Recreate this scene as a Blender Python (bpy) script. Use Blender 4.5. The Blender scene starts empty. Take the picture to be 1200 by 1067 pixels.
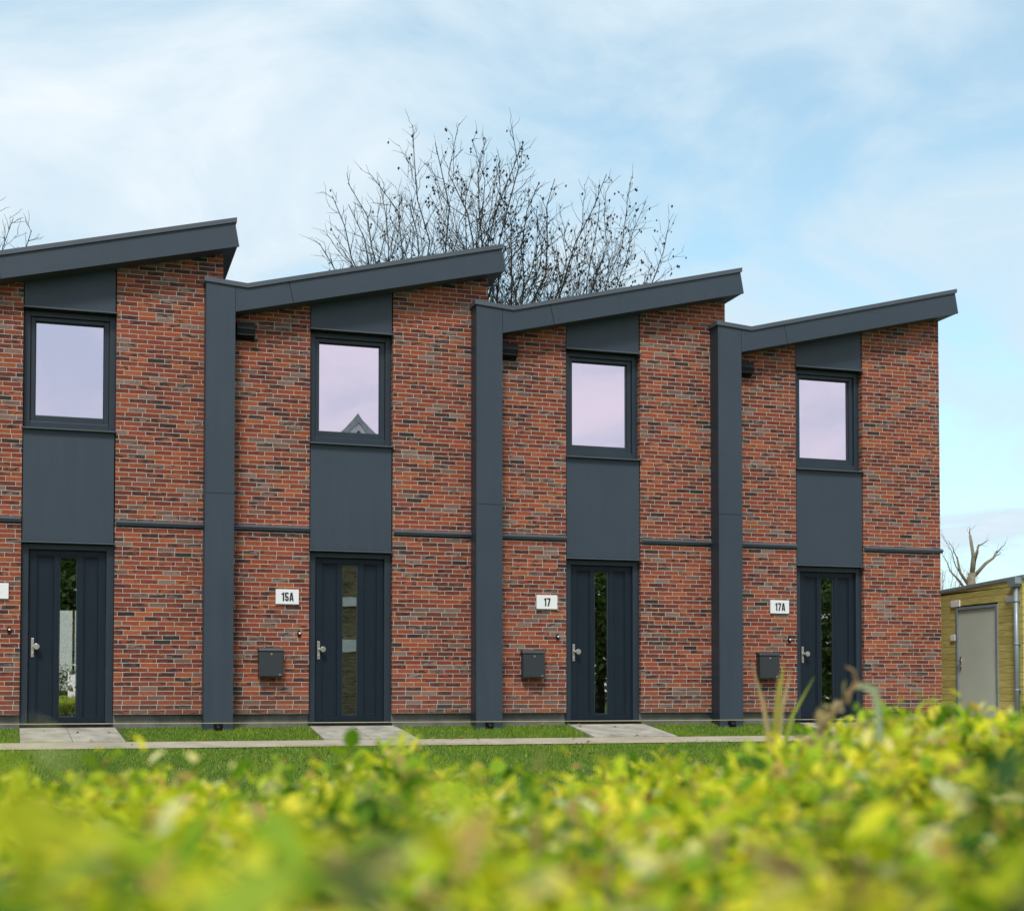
import bpy, math, random
import numpy as np
from mathutils import Vector
R = math.radians
random.seed(7)
rng = np.random.default_rng(11)
S = bpy.context.scene
COL = S.collection

# ------------------------------------------------------------------ camera
cam_d = bpy.data.cameras.new('camera')
cam = bpy.data.objects.new('camera', cam_d)
COL.objects.link(cam)
CAM = Vector((-1.998, -18.933, 0.499))
cam.location = CAM
cam.rotation_euler = (R(90 + 1.820), 0, -R(17.307))
cam_d.sensor_width = 36
cam_d.sensor_fit = 'HORIZONTAL'
cam_d.lens = 1650 / 1200 * 36
cam_d.shift_y = 226.9 / 1200
cam_d.clip_start = 0.02
cam_d.clip_end = 2000
cam_d.dof.use_dof = True
cam_d.dof.focus_distance = 18.6
cam_d.dof.aperture_fstop = 3.8
S.camera = cam

# ------------------------------------------------------------------ sky and sun
SUN_EL, SUN_AZ = R(53), R(-24)      # azimuth: from straight in front of the facade towards +X
w = bpy.data.worlds.new('World')
S.world = w
w.use_nodes = True
nt = w.node_tree
N, L = nt.nodes, nt.links
N.clear()
wo = N.new('ShaderNodeOutputWorld')
bg = N.new('ShaderNodeBackground')
bg.inputs[1].default_value = 1.0
sky = N.new('ShaderNodeTexSky')
sky.sky_type = 'NISHITA'
sky.sun_disc = False
sky.sun_elevation = SUN_EL
sky.sun_rotation = math.pi - SUN_AZ
sky.air_density = 1.0
sky.dust_density = 0.6
tc = N.new('ShaderNodeTexCoord')
sc = N.new('ShaderNodeVectorMath'); sc.operation = 'MULTIPLY'; sc.inputs[1].default_value = (.185, .232, .200)
L.new(sky.outputs[0], sc.inputs[0])
sep = N.new('ShaderNodeSeparateXYZ'); L.new(tc.outputs['Generated'], sep.inputs[0])
zz = N.new('ShaderNodeMath'); zz.operation = 'ADD'; zz.inputs[1].default_value = 0.35; L.new(sep.outputs[2], zz.inputs[0])
mx = N.new('ShaderNodeMath'); mx.operation = 'MAXIMUM'; mx.inputs[1].default_value = 0.2; L.new(zz.outputs[0], mx.inputs[0])
dv = N.new('ShaderNodeVectorMath'); dv.operation = 'DIVIDE'; L.new(tc.outputs['Generated'], dv.inputs[0])
cb = N.new('ShaderNodeCombineXYZ')
for i in range(3): L.new(mx.outputs[0], cb.inputs[i])
L.new(cb.outputs[0], dv.inputs[1])
nz = N.new('ShaderNodeTexNoise'); nz.inputs['Scale'].default_value = 3.3; nz.inputs['Detail'].default_value = 7; nz.inputs['Roughness'].default_value = .55
nz.inputs['Distortion'].default_value = .55
L.new(dv.outputs[0], nz.inputs['Vector'])
lft = N.new('ShaderNodeVectorMath'); lft.operation = 'DOT_PRODUCT'; lft.inputs[1].default_value = (-0.62, 0.62, -0.25)
L.new(tc.outputs['Generated'], lft.inputs[0])
lm = N.new('ShaderNodeMapRange'); lm.inputs[1].default_value = .05; lm.inputs[2].default_value = .75; lm.inputs[3].default_value = -.06; lm.inputs[4].default_value = .235
L.new(lft.outputs['Value'], lm.inputs[0])
ad = N.new('ShaderNodeMath'); ad.operation = 'ADD'; L.new(nz.outputs[0], ad.inputs[0]); L.new(lm.outputs[0], ad.inputs[1])
bk = N.new('ShaderNodeVectorMath'); bk.operation = 'DOT_PRODUCT'; bk.inputs[1].default_value = (0.12, -0.99, 0.0)
L.new(tc.outputs['Generated'], bk.inputs[0])
bm = N.new('ShaderNodeMapRange'); bm.inputs[1].default_value = .1; bm.inputs[2].default_value = .8; bm.inputs[3].default_value = 0; bm.inputs[4].default_value = .30
L.new(bk.outputs['Value'], bm.inputs[0])
ad2 = N.new('ShaderNodeMath'); ad2.operation = 'ADD'; L.new(ad.outputs[0], ad2.inputs[0]); L.new(bm.outputs[0], ad2.inputs[1]); ad = ad2
hz = N.new('ShaderNodeMapRange'); hz.inputs[1].default_value = .0; hz.inputs[2].default_value = .26; hz.inputs[3].default_value = .16; hz.inputs[4].default_value = 0
L.new(sep.outputs[2], hz.inputs[0])
ad3 = N.new('ShaderNodeMath'); ad3.operation = 'ADD'; L.new(ad.outputs[0], ad3.inputs[0]); L.new(hz.outputs[0], ad3.inputs[1]); ad = ad3
cm = N.new('ShaderNodeMapRange'); cm.inputs[1].default_value = .34; cm.inputs[2].default_value = .64; cm.inputs[3].default_value = .32; cm.inputs[4].default_value = 1.0
cm.interpolation_type = 'SMOOTHSTEP'
L.new(ad.outputs[0], cm.inputs[0])
mixc = N.new('ShaderNodeMix'); mixc.data_type = 'RGBA'
L.new(cm.outputs[0], mixc.inputs[0]); L.new(sc.outputs[0], mixc.inputs[6])
mixc.inputs[7].default_value = (0.62, 0.765, 0.87, 1)
cm2 = N.new('ShaderNodeMapRange'); cm2.inputs[1].default_value = .55; cm2.inputs[2].default_value = .94; cm2.interpolation_type = 'SMOOTHSTEP'
L.new(ad.outputs[0], cm2.inputs[0])
mixw = N.new('ShaderNodeMix'); mixw.data_type = 'RGBA'; L.new(cm2.outputs[0], mixw.inputs[0]); L.new(mixc.outputs[2], mixw.inputs[6]); mixw.inputs[7].default_value = (1.0, 1.0, 1.02, 1)
L.new(mixw.outputs[2], bg.inputs[0])
L.new(bg.outputs[0], wo.inputs[0])

sun_d = bpy.data.lights.new('sun', 'SUN')
sun_d.energy = 2.7
sun_d.angle = R(14)
sun_d.color = (1.0, 0.95, 0.88)
sun = bpy.data.objects.new('sun', sun_d)
COL.objects.link(sun)
sdir = Vector((math.sin(SUN_AZ) * math.cos(SUN_EL), -math.cos(SUN_AZ) * math.cos(SUN_EL), math.sin(SUN_EL)))
sun.rotation_euler = sdir.to_track_quat('Z', 'Y').to_euler()
sun.location = (10, -30, 30)

S.view_settings.view_transform = 'Standard'
S.view_settings.look = 'None'
S.view_settings.exposure = 0.12
S.view_settings.gamma = 1
S.view_settings.use_curve_mapping = False
S.cycles.use_denoising = True
S.cycles.max_bounces = 8
S.cycles.transparent_max_bounces = 12
S.cycles.sample_clamp_indirect = 6

# ------------------------------------------------------------------ materials
class NB:
    """small node helper"""
    def __init__(s, name):
        s.m = bpy.data.materials.new(name); s.m.use_nodes = True
        s.t = s.m.node_tree; s.b = s.t.nodes['Principled BSDF']; s.out = s.t.nodes['Material Output']
    def n(s, typ, **kw):
        x = s.t.nodes.new(typ)
        for k, v in kw.items(): setattr(x, k, v)
        return x
    def l(s, a, b): s.t.links.new(a, b)
    def math(s, op, a, b=None, c=None):
        x = s.n('ShaderNodeMath', operation=op)
        for i, q in enumerate((a, b, c)):
            if q is None: continue
            if isinstance(q, (int, float)): x.inputs[i].default_value = q
            else: s.l(q, x.inputs[i])
        return x.outputs[0]
    def noise(s, vec, scale, detail=4, rough=.5):
        x = s.n('ShaderNodeTexNoise'); x.inputs['Scale'].default_value = scale
        x.inputs['Detail'].default_value = detail; x.inputs['Roughness'].default_value = rough
        if vec is not None: s.l(vec, x.inputs['Vector'])
        return x.outputs[0]
    def ramp(s, fac, stops, interp='LINEAR'):
        x = s.n('ShaderNodeValToRGB'); cr = x.color_ramp; cr.interpolation = interp
        while len(cr.elements) < len(stops): cr.elements.new(.5)
        for e, (p, c) in zip(cr.elements, stops): e.position = p; e.color = (*c, 1)
        s.l(fac, x.inputs[0]); return x.outputs[0]
    def mix(s, fac, a, b, blend='MIX'):
        x = s.n('ShaderNodeMix', data_type='RGBA', blend_type=blend)
        for i, q in ((0, fac), (6, a), (7, b)):
            if isinstance(q, (int, float)): x.inputs[i].default_value = q
            elif isinstance(q, tuple): x.inputs[i].default_value = (*q, 1)
            else: s.l(q, x.inputs[i])
        return x.outputs[2]
    def maprange(s, v, a, b, c, d):
        x = s.n('ShaderNodeMapRange')
        s.l(v, x.inputs[0])
        for i, q in enumerate((a, b, c, d)): x.inputs[i + 1].default_value = q
        return x.outputs[0]
    def bump(s, h, strength, dist):
        x = s.n('ShaderNodeBump'); x.inputs['Strength'].default_value = strength; x.inputs['Distance'].default_value = dist
        s.l(h, x.inputs['Height']); s.l(x.outputs[0], s.b.inputs['Normal'])
    def pos(s): return s.n('ShaderNodeNewGeometry').outputs['Position']
    def color(s, c):
        if isinstance(c, tuple): s.b.inputs['Base Color'].default_value = (*c, 1)
        else: s.l(c, s.b.inputs['Base Color'])

def plain(name, c, rough=.5, metal=0, vary=.12, scale=3, spec=.5, bump=0, bscale=200):
    q = NB(name)
    p = q.pos()
    f = q.noise(p, scale, 5, .6)
    lo = tuple(v * (1 - vary) for v in c); hi = tuple(v * (1 + vary) for v in c)
    q.color(q.ramp(f, [(.3, lo), (.7, hi)]))
    q.b.inputs['Roughness'].default_value = rough
    q.l(q.maprange(q.noise(p, scale * 4, 3), .3, .7, rough * .88, min(1, rough * 1.12)), q.b.inputs['Roughness'])
    q.b.inputs['Metallic'].default_value = metal
    q.b.inputs['Specular IOR Level'].default_value = spec
    if bump: q.bump(q.noise(p, bscale, 3), bump, .004)
    return q.m

def brick_mat(name, palette, mortar=(.50, .45, .40)):
    q = NB(name)
    g = q.n('ShaderNodeNewGeometry')
    sp = q.n('ShaderNodeSeparateXYZ'); q.l(g.outputs['Position'], sp.inputs[0])
    sn = q.n('ShaderNodeSeparateXYZ'); q.l(g.outputs['Normal'], sn.inputs[0])
    side = q.math('GREATER_THAN', q.math('ABSOLUTE', sn.outputs[0]), .6)
    hx = q.math('ADD', q.math('MULTIPLY', sp.outputs[0], q.math('SUBTRACT', 1, side)), q.math('MULTIPLY', sp.outputs[1], side))
    CH, CW = .0606, .2215
    z = q.math('SUBTRACT', sp.outputs[2], .236 - CH * 40)
    row = q.math('FLOOR', q.math('DIVIDE', z, CH))
    par = q.math('MODULO', row, 2)
    wn = q.n('ShaderNodeTexWhiteNoise', noise_dimensions='1D'); q.l(q.math('FLOOR', q.math('DIVIDE', row, 3)), wn.inputs['W'])
    wr = q.n('ShaderNodeTexWhiteNoise', noise_dimensions='1D'); q.l(q.math('ADD', row, .37), wr.inputs['W'])
    off = q.math('ADD', q.math('MULTIPLY', par, .5), q.math('MULTIPLY', q.math('FLOOR', q.math('MULTIPLY', wn.outputs[0], 4)), .25))
    off = q.math('ADD', off, q.math('MULTIPLY', wr.outputs[0], .10))
    hx = q.math('ADD', hx, q.math('ADD', q.math('MULTIPLY', off, CW), 40 * CW))
    # slight unevenness of the joints
    wob = q.n('ShaderNodeCombineXYZ'); q.l(hx, wob.inputs[0]); q.l(z, wob.inputs[1])
    wv = q.noise(wob.outputs[0], 9, 2)
    z2 = q.math('ADD', z, q.math('MULTIPLY', q.math('SUBTRACT', wv, .5), .006))
    vec = q.n('ShaderNodeCombineXYZ'); q.l(hx, vec.inputs[0]); q.l(z2, vec.inputs[1])
    b = q.n('ShaderNodeTexBrick'); b.offset = 0; b.squash = 1
    q.l(vec.outputs[0], b.inputs['Vector'])
    b.inputs['Scale'].default_value = 1
    b.inputs['Brick Width'].default_value = CW; b.inputs['Row Height'].default_value = CH
    b.inputs['Mortar Size'].default_value = .0044; b.inputs['Mortar Smooth'].default_value = .25
    colid = q.math('FLOOR', q.math('DIVIDE', hx, CW))
    cid = q.n('ShaderNodeCombineXYZ'); q.l(colid, cid.inputs[0]); q.l(row, cid.inputs[1])
    rnd = q.n('ShaderNodeTexWhiteNoise', noise_dimensions='2D'); q.l(cid.outputs[0], rnd.inputs['Vector'])
    base = q.ramp(rnd.outputs['Value'], palette, 'CONSTANT')
    # fire marks: stretched dark flashes on some bricks, paler bloom on others
    st = q.n('ShaderNodeCombineXYZ'); q.l(q.math('MULTIPLY', hx, 9), st.inputs[0]); q.l(q.math('MULTIPLY', z, 34), st.inputs[1])
    rv = q.n('ShaderNodeSeparateColor'); q.l(rnd.outputs['Color'], rv.inputs[0])
    q.l(q.math('MULTIPLY', rv.outputs[1], 30), st.inputs[2])
    fl = q.noise(st.outputs[0], 1.0, 3, .55)
    thr = q.math('SUBTRACT', .76, q.math('MULTIPLY', rv.outputs[2], .36))
    fm = q.n('ShaderNodeMapRange'); q.l(q.math('SUBTRACT', fl, thr), fm.inputs[0])
    fm.inputs[1].default_value = 0; fm.inputs[2].default_value = .09; fm.inputs[3].default_value = 0; fm.inputs[4].default_value = .88
    base = q.mix(fm.outputs[0], base, (.035, .026, .026))
    fine = q.noise(st.outputs[0], 3.5, 5, .7)
    base = q.mix(1.0, base, q.ramp(fine, [(.25, (.42, .40, .38)), (.5, (1, 1, 1)), (.78, (1.32, 1.32, 1.32))]), 'MULTIPLY')
    big = q.noise(g.outputs['Position'], .9, 3)
    base = q.mix(1.0, base, q.ramp(big, [(.3, (.82, .83, .84)), (.7, (1.12, 1.1, 1.08))]), 'MULTIPLY')
    spl = q.math('MULTIPLY', q.maprange(sp.outputs[2], .24, .75, .42, 0), q.noise(g.outputs['Position'], 3.5, 4))
    base = q.mix(q.math('MAXIMUM', spl, 0), base, (.16, .13, .10))
    mor = q.mix(q.noise(g.outputs['Position'], 25, 4), tuple(v * .72 for v in mortar), tuple(v * 1.18 for v in mortar))
    q.color(q.mix(b.outputs['Fac'], base, mor))
    q.b.inputs['Roughness'].default_value = .85
    q.b.inputs['Specular IOR Level'].default_value = .25
    hgt = q.math('ADD', q.math('MULTIPLY', b.outputs['Fac'], -1.0), q.math('MULTIPLY', fine, .5))
    hgt = q.math('ADD', hgt, q.math('MULTIPLY', rv.outputs[0], .25))
    q.bump(hgt, .8, .006)
    return q.m

M = {}
BP = [(0, (.295, .072, .030)), (.17, (.22, .049, .027)), (.34, (.345, .096, .039)), (.46, (.165, .042, .027)), (.58, (.27, .065, .033)),
      (.735, (.12, .040, .028)), (.765, (.185, .105, .082)), (.86, (.23, .145, .118)), (.925, (.315, .073, .031)), (.988, (.04, .032, .028))]
M['brick'] = brick_mat('red_brick', BP)
M['brick_far'] = brick_mat('brown_brick', [(0, (.26, .20, .10)), (.3, (.32, .25, .13)), (.6, (.22, .17, .085)), (.85, (.35, .28, .15))], (.3, .27, .22))
def panel_mat():
    q = NB('anthracite_panel'); p_ = q.pos()
    mp = q.n('ShaderNodeMapping'); mp.inputs['Scale'].default_value = (9, 9, .55); q.l(p_, mp.inputs[0])
    st = q.noise(mp.outputs[0], 1.4, 5, .6); bl = q.noise(p_, .8, 4, .55)
    c = q.ramp(bl, [(.3, (.035, .050, .070)), (.7, (.042, .058, .080))])
    c = q.mix(1, c, q.ramp(st, [(.3, (.95, .95, .95)), (.55, (1, 1, 1)), (.8, (1.07, 1.07, 1.06))]), 'MULTIPLY')
    q.color(c); q.b.inputs['Specular IOR Level'].default_value = .35
    q.l(q.maprange(st, .3, .7, .42, .58), q.b.inputs['Roughness'])
    h = q.math('ADD', q.math('MULTIPLY', q.noise(p_, 1.1, 2), 4), q.math('MULTIPLY', q.noise(p_, 260, 2), .12)); q.bump(h, .25, .004); return q.m
M['panel'] = panel_mat()
plain('anthracite_panel', (.042, .056, .074), .5, 0, .09, 1.3, .35, .12, 260)
M['trim'] = plain('anthracite_trim', (.075, .090, .110), .42, .1, .08, 2, .5)
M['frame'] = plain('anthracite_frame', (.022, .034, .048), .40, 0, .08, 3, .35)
M['door'] = plain('blue_black_door', (.009, .017, .027), .45, 0, .08, 3, .22, .05, 300)
M['gap'] = plain('black_gap', (.008, .008, .009), .8)
M['soffit'] = plain('dark_soffit', (.05, .058, .070), .6)
M['black'] = plain('black_plastic', (.006, .007, .008), .5, 0, .1, 3, .2)
M['screw'] = plain('dark_screw', (.02, .024, .03), .45)
M['mail'] = plain('charcoal_powder_coat', (.028, .033, .040), .45, 0, .06, 8, .5, .15, 400)
M['steel'] = plain('brushed_steel', (.55, .52, .48), .32, .9, .1, 30)
M['white'] = plain('white_enamel', (.80, .80, .81), .35, 0, .02, 4)
M['digit'] = plain('black_digit', (.012, .012, .016), .5)
M['plinth'] = plain('grey_render', (.15, .148, .14), .9, 0, .28, 7, .2, .6, 60)
M['conc'] = plain('concrete_slab', (.35, .325, .275), .9, 0, .32, 4, .2, .5, 90)
M['roofing'] = plain('roof_membrane', (.06, .065, .07), .8)
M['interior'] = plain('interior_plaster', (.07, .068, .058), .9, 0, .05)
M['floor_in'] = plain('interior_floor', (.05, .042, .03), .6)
M['shed_door'] = plain('pale_grey_door', (.55, .60, .51), .5, 0, .05, 1.5)
M['shed_metal'] = plain('zinc_grey_metal', (.27, .32, .35), .45, .3, .1, 4)
M['cord'] = plain('yellow_cord', (.58, .50, .22), .8)
M['peg'] = plain('wooden_peg', (.20, .13, .07), .8)
M['barge'] = plain('white_bargeboard', (.85, .85, .84), .5)
M['tiles'] = plain('grey_green_tiles', (.48, .52, .49), .7, 0, .2, 6)

def glass(name, tint, refl, trans):
    q = NB(name)
    q.t.nodes.remove(q.b)
    g = q.n('ShaderNodeBsdfGlossy'); g.inputs['Color'].default_value = (*tint, 1); g.inputs['Roughness'].default_value = .0
    t = q.n('ShaderNodeBsdfTransparent'); t.inputs['Color'].default_value = (*trans, 1)
    lw = q.n('ShaderNodeLayerWeight'); lw.inputs[0].default_value = .25
    f = q.maprange(lw.outputs['Fresnel'], 0, 1, refl, 1)
    bn = q.n('ShaderNodeBump'); bn.inputs['Strength'].default_value = .012; bn.inputs['Distance'].default_value = .05
    q.l(q.noise(q.pos(), 1.6, 2), bn.inputs['Height']); q.l(bn.outputs[0], g.inputs['Normal'])
    m = q.n('ShaderNodeMixShader'); q.l(f, m.inputs[0]); q.l(t.outputs[0], m.inputs[1]); q.l(g.outputs[0], m.inputs[2])
    q.l(m.outputs[0], q.out.inputs[0])
    return q.m
M['win_glass'] = glass('coated_window_glass', (.795, .71, .84), .80, (.75, .75, .8))
M['door_glass'] = glass('door_glass', (.9, .92, .88), .37, (.90, .92, .86))

def wood_mat():
    q = NB('green_tinted_pine')
    g = q.n('ShaderNodeNewGeometry')
    mp = q.n('ShaderNodeMapping'); mp.inputs['Scale'].default_value = (2.2, 2.2, 34); q.l(g.outputs['Position'], mp.inputs[0])
    gr = q.noise(mp.outputs[0], 1.5, 6, .6)
    c = q.ramp(g.outputs['Random Per Island'], [(0, (.54, .45, .13)), (.35, (.62, .52, .17)), (.7, (.50, .42, .12)), (1, (.66, .54, .20))])
    c = q.mix(1, c, q.ramp(gr, [(.3, (.62, .64, .6)), (.6, (1.05, 1.05, 1.05)), (.85, (1.2, 1.15, 1.1))]), 'MULTIPLY')
    kn = q.n('ShaderNodeTexVoronoi'); kn.inputs['Scale'].default_value = 5; q.l(g.outputs['Position'], kn.inputs['Vector'])
    c = q.mix(q.maprange(kn.outputs['Distance'], .03, .07, .7, 0), c, (.09, .055, .02))
    q.color(c); q.b.inputs['Roughness'].default_value = .75; q.bump(gr, .3, .004)
    return q.m
M['wood'] = wood_mat()

def leaf_mat(name, stops, trans=.35, patch=None, rough=.45):
    q = NB(name)
    g = q.n('ShaderNodeNewGeometry')
    c = q.ramp(g.outputs['Random Per Island'], stops)
    if patch:
        nf = q.noise(g.outputs['Position'], patch[0], 2)
        c = q.mix(q.maprange(nf, patch[1], patch[2], 0, .85), c, q.mix(1, c, patch[3], 'MULTIPLY'))
    q.color(c); q.b.inputs['Roughness'].default_value = rough; q.b.inputs['Specular IOR Level'].default_value = .22
    tr = q.n('ShaderNodeBsdfTranslucent'); q.l(c, tr.inputs[0])
    mx = q.n('ShaderNodeMixShader'); mx.inputs[0].default_value = trans
    q.l(q.b.outputs[0], mx.inputs[1]); q.l(tr.outputs[0], mx.inputs[2]); q.l(mx.outputs[0], q.out.inputs[0])
    return q.m
M['leaf'] = leaf_mat('privet_leaf', [(0, (.045, .13, .010)), (.14, (.18, .36, .016)), (.30, (.48, .62, .022)), (.54, (.80, .76, .022)), (.78, (.88, .78, .06)), (.89, (.48, .26, .09)), (.95, (.86, .76, .22)), (1, (.88, .82, .42))],
                     .45, (4.5, .50, .66, (.30, .55, .7)), .55)  # noise patches vary the leaf tone and paint in shaded gaps between leaves
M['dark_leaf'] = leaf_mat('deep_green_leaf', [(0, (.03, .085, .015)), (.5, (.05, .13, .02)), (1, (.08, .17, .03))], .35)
M['grass'] = leaf_mat('lawn_grass', [(0, (.085, .19, .016)), (.5, (.16, .31, .026)), (.85, (.24, .37, .04)), (1, (.38, .34, .12))], .3, (1.4, .4, .65, (1.35, 1.15, .9)))
M['straw'] = leaf_mat('dry_straw', [(0, (.42, .31, .15)), (1, (.55, .45, .22))], .3)
M['blade'] = leaf_mat('yellow_green_blade', [(0, (.28, .33, .05)), (.6, (.42, .42, .07)), (1, (.46, .32, .12))], .4)
M['arch'] = leaf_mat('pale_green_blade', [(0, (.34, .40, .24)), (1, (.40, .46, .28))], .35)
M['ever'] = leaf_mat('evergreen_leaf', [(0, (.07, .12, .03)), (.5, (.16, .23, .06)), (1, (.36, .40, .17))], .4)
M['bark'] = plain('grey_green_bark', (.040, .036, .028), .9, 0, .35, 4, .2, .6, 40)
M['bark_pale'] = plain('pale_bark', (.20, .17, .12), .9, 0, .3, 5, .2, .6, 40)
M['twig'] = plain('brown_twig', (.26, .17, .09), .85, 0, .35, 20)
M['pod'] = plain('dark_seed_pod', (.035, .022, .016), .9)
M['redtwig'] = plain('reddish_twig', (.22, .09, .07), .9)

def ground_mat():
    q = NB('lawn_soil')
    p = q.pos()
    c = q.ramp(q.noise(p, 6, 6, .65), [(.3, (.045, .075, .016)), (.55, (.075, .12, .024)), (.8, (.12, .13, .05))])
    q.color(c); q.b.inputs['Roughness'].default_value = .95; q.b.inputs['Specular IOR Level'].default_value = .1
    q.bump(q.noise(p, 40, 4), .8, .02); return q.m
M['ground'] = ground_mat()
def path_mat():
    q = NB('sandy_grit')
    p = q.pos()
    c = q.ramp(q.noise(p, 130, 3, .7), [(.3, (.24, .195, .14)), (.5, (.42, .36, .275)), (.72, (.56, .50, .41))])
    c = q.mix(1, c, q.ramp(q.noise(p, 3, 4), [(.3, (.82, .82, .8)), (.7, (1.12, 1.12, 1.12))]), 'MULTIPLY')
    q.color(c); q.b.inputs['Roughness'].default_value = .95; q.bump(q.noise(p, 160, 3), .6, .006); return q.m
M['path'] = path_mat()
M['soil'] = plain('dark_soil', (.03, .022, .014), .95, 0, .3, 20)

# ------------------------------------------------------------------ mesh helpers
class MB:
    def __init__(s): s.v = []; s.f = []; s.mi = []; s.mats = []; s.sm = []
    def _m(s, m):
        if m not in s.mats: s.mats.append(m)
        return s.mats.index(m)
    def add(s, verts, faces, m, smooth=False):
        o = len(s.v); s.v += [tuple(v) for v in verts]; k = s._m(m)
        for f in faces: s.f.append([i + o for i in f]); s.mi.append(k); s.sm.append(smooth)
    def box(s, x0, x1, y0, y1, z0, z1, m):
        v = [(x, y, z) for z in (z0, z1) for y in (y0, y1) for x in (x0, x1)]
        s.add(v, [(0, 2, 3, 1), (4, 5, 7, 6), (0, 1, 5, 4), (2, 6, 7, 3), (0, 4, 6, 2), (1, 3, 7, 5)], m)
    def prism_y(s, poly, y0, y1, m):
        """polygon of (x, z), counter-clockwise seen from the front (-y)"""
        n = len(poly)
        v = [(x, y0, z) for x, z in poly] + [(x, y1, z) for x, z in poly]
        f = [list(range(n)), list(range(2 * n - 1, n - 1, -1))]
        for i in range(n):
            j = (i + 1) % n; f.append((i, i + n, j + n, j))
        s.add(v, f, m)
    def prism_x(s, poly, x0, x1, m):
        """polygon of (y, z)"""
        n = len(poly)
        v = [(x0, y, z) for y, z in poly] + [(x1, y, z) for y, z in poly]
        f = [list(range(n - 1, -1, -1)), list(range(n, 2 * n))]
        for i in range(n):
            j = (i + 1) % n; f.append((i, j, j + n, i + n))
        s.add(v, f, m)
    def tube(s, pts, rad, m, sides=8, smooth=True, caps=True):
        pts = [Vector(p) for p in pts]
        n = len(pts)
        if not hasattr(rad, '__len__'): rad = [rad] * n
        vs = []; fs = []
        up = Vector((.31, .17, .93)).normalized()
        for i, p in enumerate(pts):
            d = (pts[min(i + 1, n - 1)] - pts[max(i - 1, 0)])
            d = d.normalized() if d.length > 1e-9 else Vector((0, 0, 1))
            a = d.cross(up)
            if a.length < .08: a = d.cross(Vector((1, 0, 0)))
            a.normalize(); b = d.cross(a)
            for k in range(sides):
                t = 2 * math.pi * k / sides
                vs.append(p + (a * math.cos(t) + b * math.sin(t)) * rad[i])
        for i in range(n - 1):
            for k in range(sides):
                k2 = (k + 1) % sides
                fs.append((i * sides + k, i * sides + k2, (i + 1) * sides + k2, (i + 1) * sides + k))
        if caps:
            fs.append(list(range(sides - 1, -1, -1))); fs.append([(n - 1) * sides + k for k in range(sides)])
        s.add(vs, fs, m, smooth)
    def disc_y(s, x, z, y, r, h, m, sides=12):
        """short cylinder sticking out of a facade plane at depth y towards -y"""
        s.tube([(x, y, z), (x, y - h, z)], r, m, sides, False)
    def build(s, name, parent=None, bevel=0):
        me = bpy.data.meshes.new(name)
        me.from_pydata(s.v, [], s.f)
        for m in s.mats: me.materials.append(M[m])
        me.polygons.foreach_set('material_index', s.mi)
        me.polygons.foreach_set('use_smooth', s.sm)
        me.update()
        o = bpy.data.objects.new(name, me); COL.objects.link(o)
        if parent: o.parent = parent
        if bevel:
            b = o.modifiers.new('bevel', 'BEVEL'); b.width = bevel; b.segments = 2; b.limit_method = 'ANGLE'; b.angle_limit = R(40)
        return o

def np_mesh(name, verts, faces, mat, parent=None, smooth=False):
    """verts (n,3), faces (m,k) numpy arrays"""
    me = bpy.data.meshes.new(name)
    n, k = faces.shape
    me.vertices.add(len(verts)); me.vertices.foreach_set('co', np.ascontiguousarray(verts, dtype=np.float32).ravel())
    me.loops.add(n * k); me.loops.foreach_set('vertex_index', np.ascontiguousarray(faces, dtype=np.int32).ravel())
    me.polygons.add(n); me.polygons.foreach_set('loop_start', np.arange(0, n * k, k, dtype=np.int32))
    if smooth: me.polygons.foreach_set('use_smooth', np.ones(n, dtype=bool))
    me.materials.append(M[mat]); me.update(calc_edges=True); me.validate()
    o = bpy.data.objects.new(name, me); COL.objects.link(o)
    if parent: o.parent = parent
    return o

def tag(o, label, cat, group=None, kind=None):
    if label: o['label'] = label
    if cat: o['category'] = cat
    if group: o['group'] = group
    if kind: o['kind'] = kind
    return o
def empty(name, loc=(0, 0, 0), rz=0):
    o = bpy.data.objects.new(name, None); o.location = loc; o.rotation_euler = (0, 0, rz); o.empty_display_size = .2
    COL.objects.link(o); return o
def copy_tree(o, parent=None):
    c = o.copy(); COL.objects.link(c)
    if parent: c.parent = parent
    for ch in list(o.children): copy_tree(ch, c)
    return c

# ------------------------------------------------------------------ ground
ZP = [(-200, -.40), (-14, -.40), (-9, -.36), (-5, -.29), (-1.62, -.165), (-.98, -.10), (-.05, .052), (.3, .055), (40, .055), (200, 1.0)]
def gz(y): return float(np.interp(y, [p[0] for p in ZP], [p[1] for p in ZP]))
def sheet(name, x0, x1, ys, dz, mat, edge=None):
    b = MB(); xs = [x0, x1]; vs = []
    for y in ys:
        for x in xs: vs.append((x, y, gz(y) + dz))
    b.add(vs, [(2 * i, 2 * i + 1, 2 * i + 3, 2 * i + 2) for i in range(len(ys) - 1)], mat)
    return b.build(name)
g_ = sheet('ground', -200, 200, sorted(set([p[0] for p in ZP] + [-30, -3, -.5])), 0, 'ground'); g_['kind'] = 'structure'
p_ = sheet('path', -14, 16, [-1.56, -1.3, -.99], .012, 'path'); p_['kind'] = 'structure'
pv = MB()
for k in range(-1, 3):
    X = k * 3.68
    # two concrete flags side by side up to each door
    for (a, b_, c, d) in ((1.04, 1.60, 1.08, 1.68), (1.607, 2.20, 1.687, 2.30)):
        y0, y1 = -.055, -.985
        z0, z1 = gz(y0) + .006, gz(y1) + .006
        v = [(X + c, y1, z1 - .1), (X + d, y1, z1 - .1), (X + b_, y0, z0 - .1), (X + a, y0, z0 - .1), (X + c, y1, z1 + .02), (X + d, y1, z1 + .02), (X + b_, y0, z0 + .012), (X + a, y0, z0 + .012)]
        pv.add(v, [(0, 3, 2, 1), (4, 5, 6, 7), (0, 1, 5, 4), (1, 2, 6, 5), (2, 3, 7, 6), (3, 0, 4, 7)], 'conc')
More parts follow.
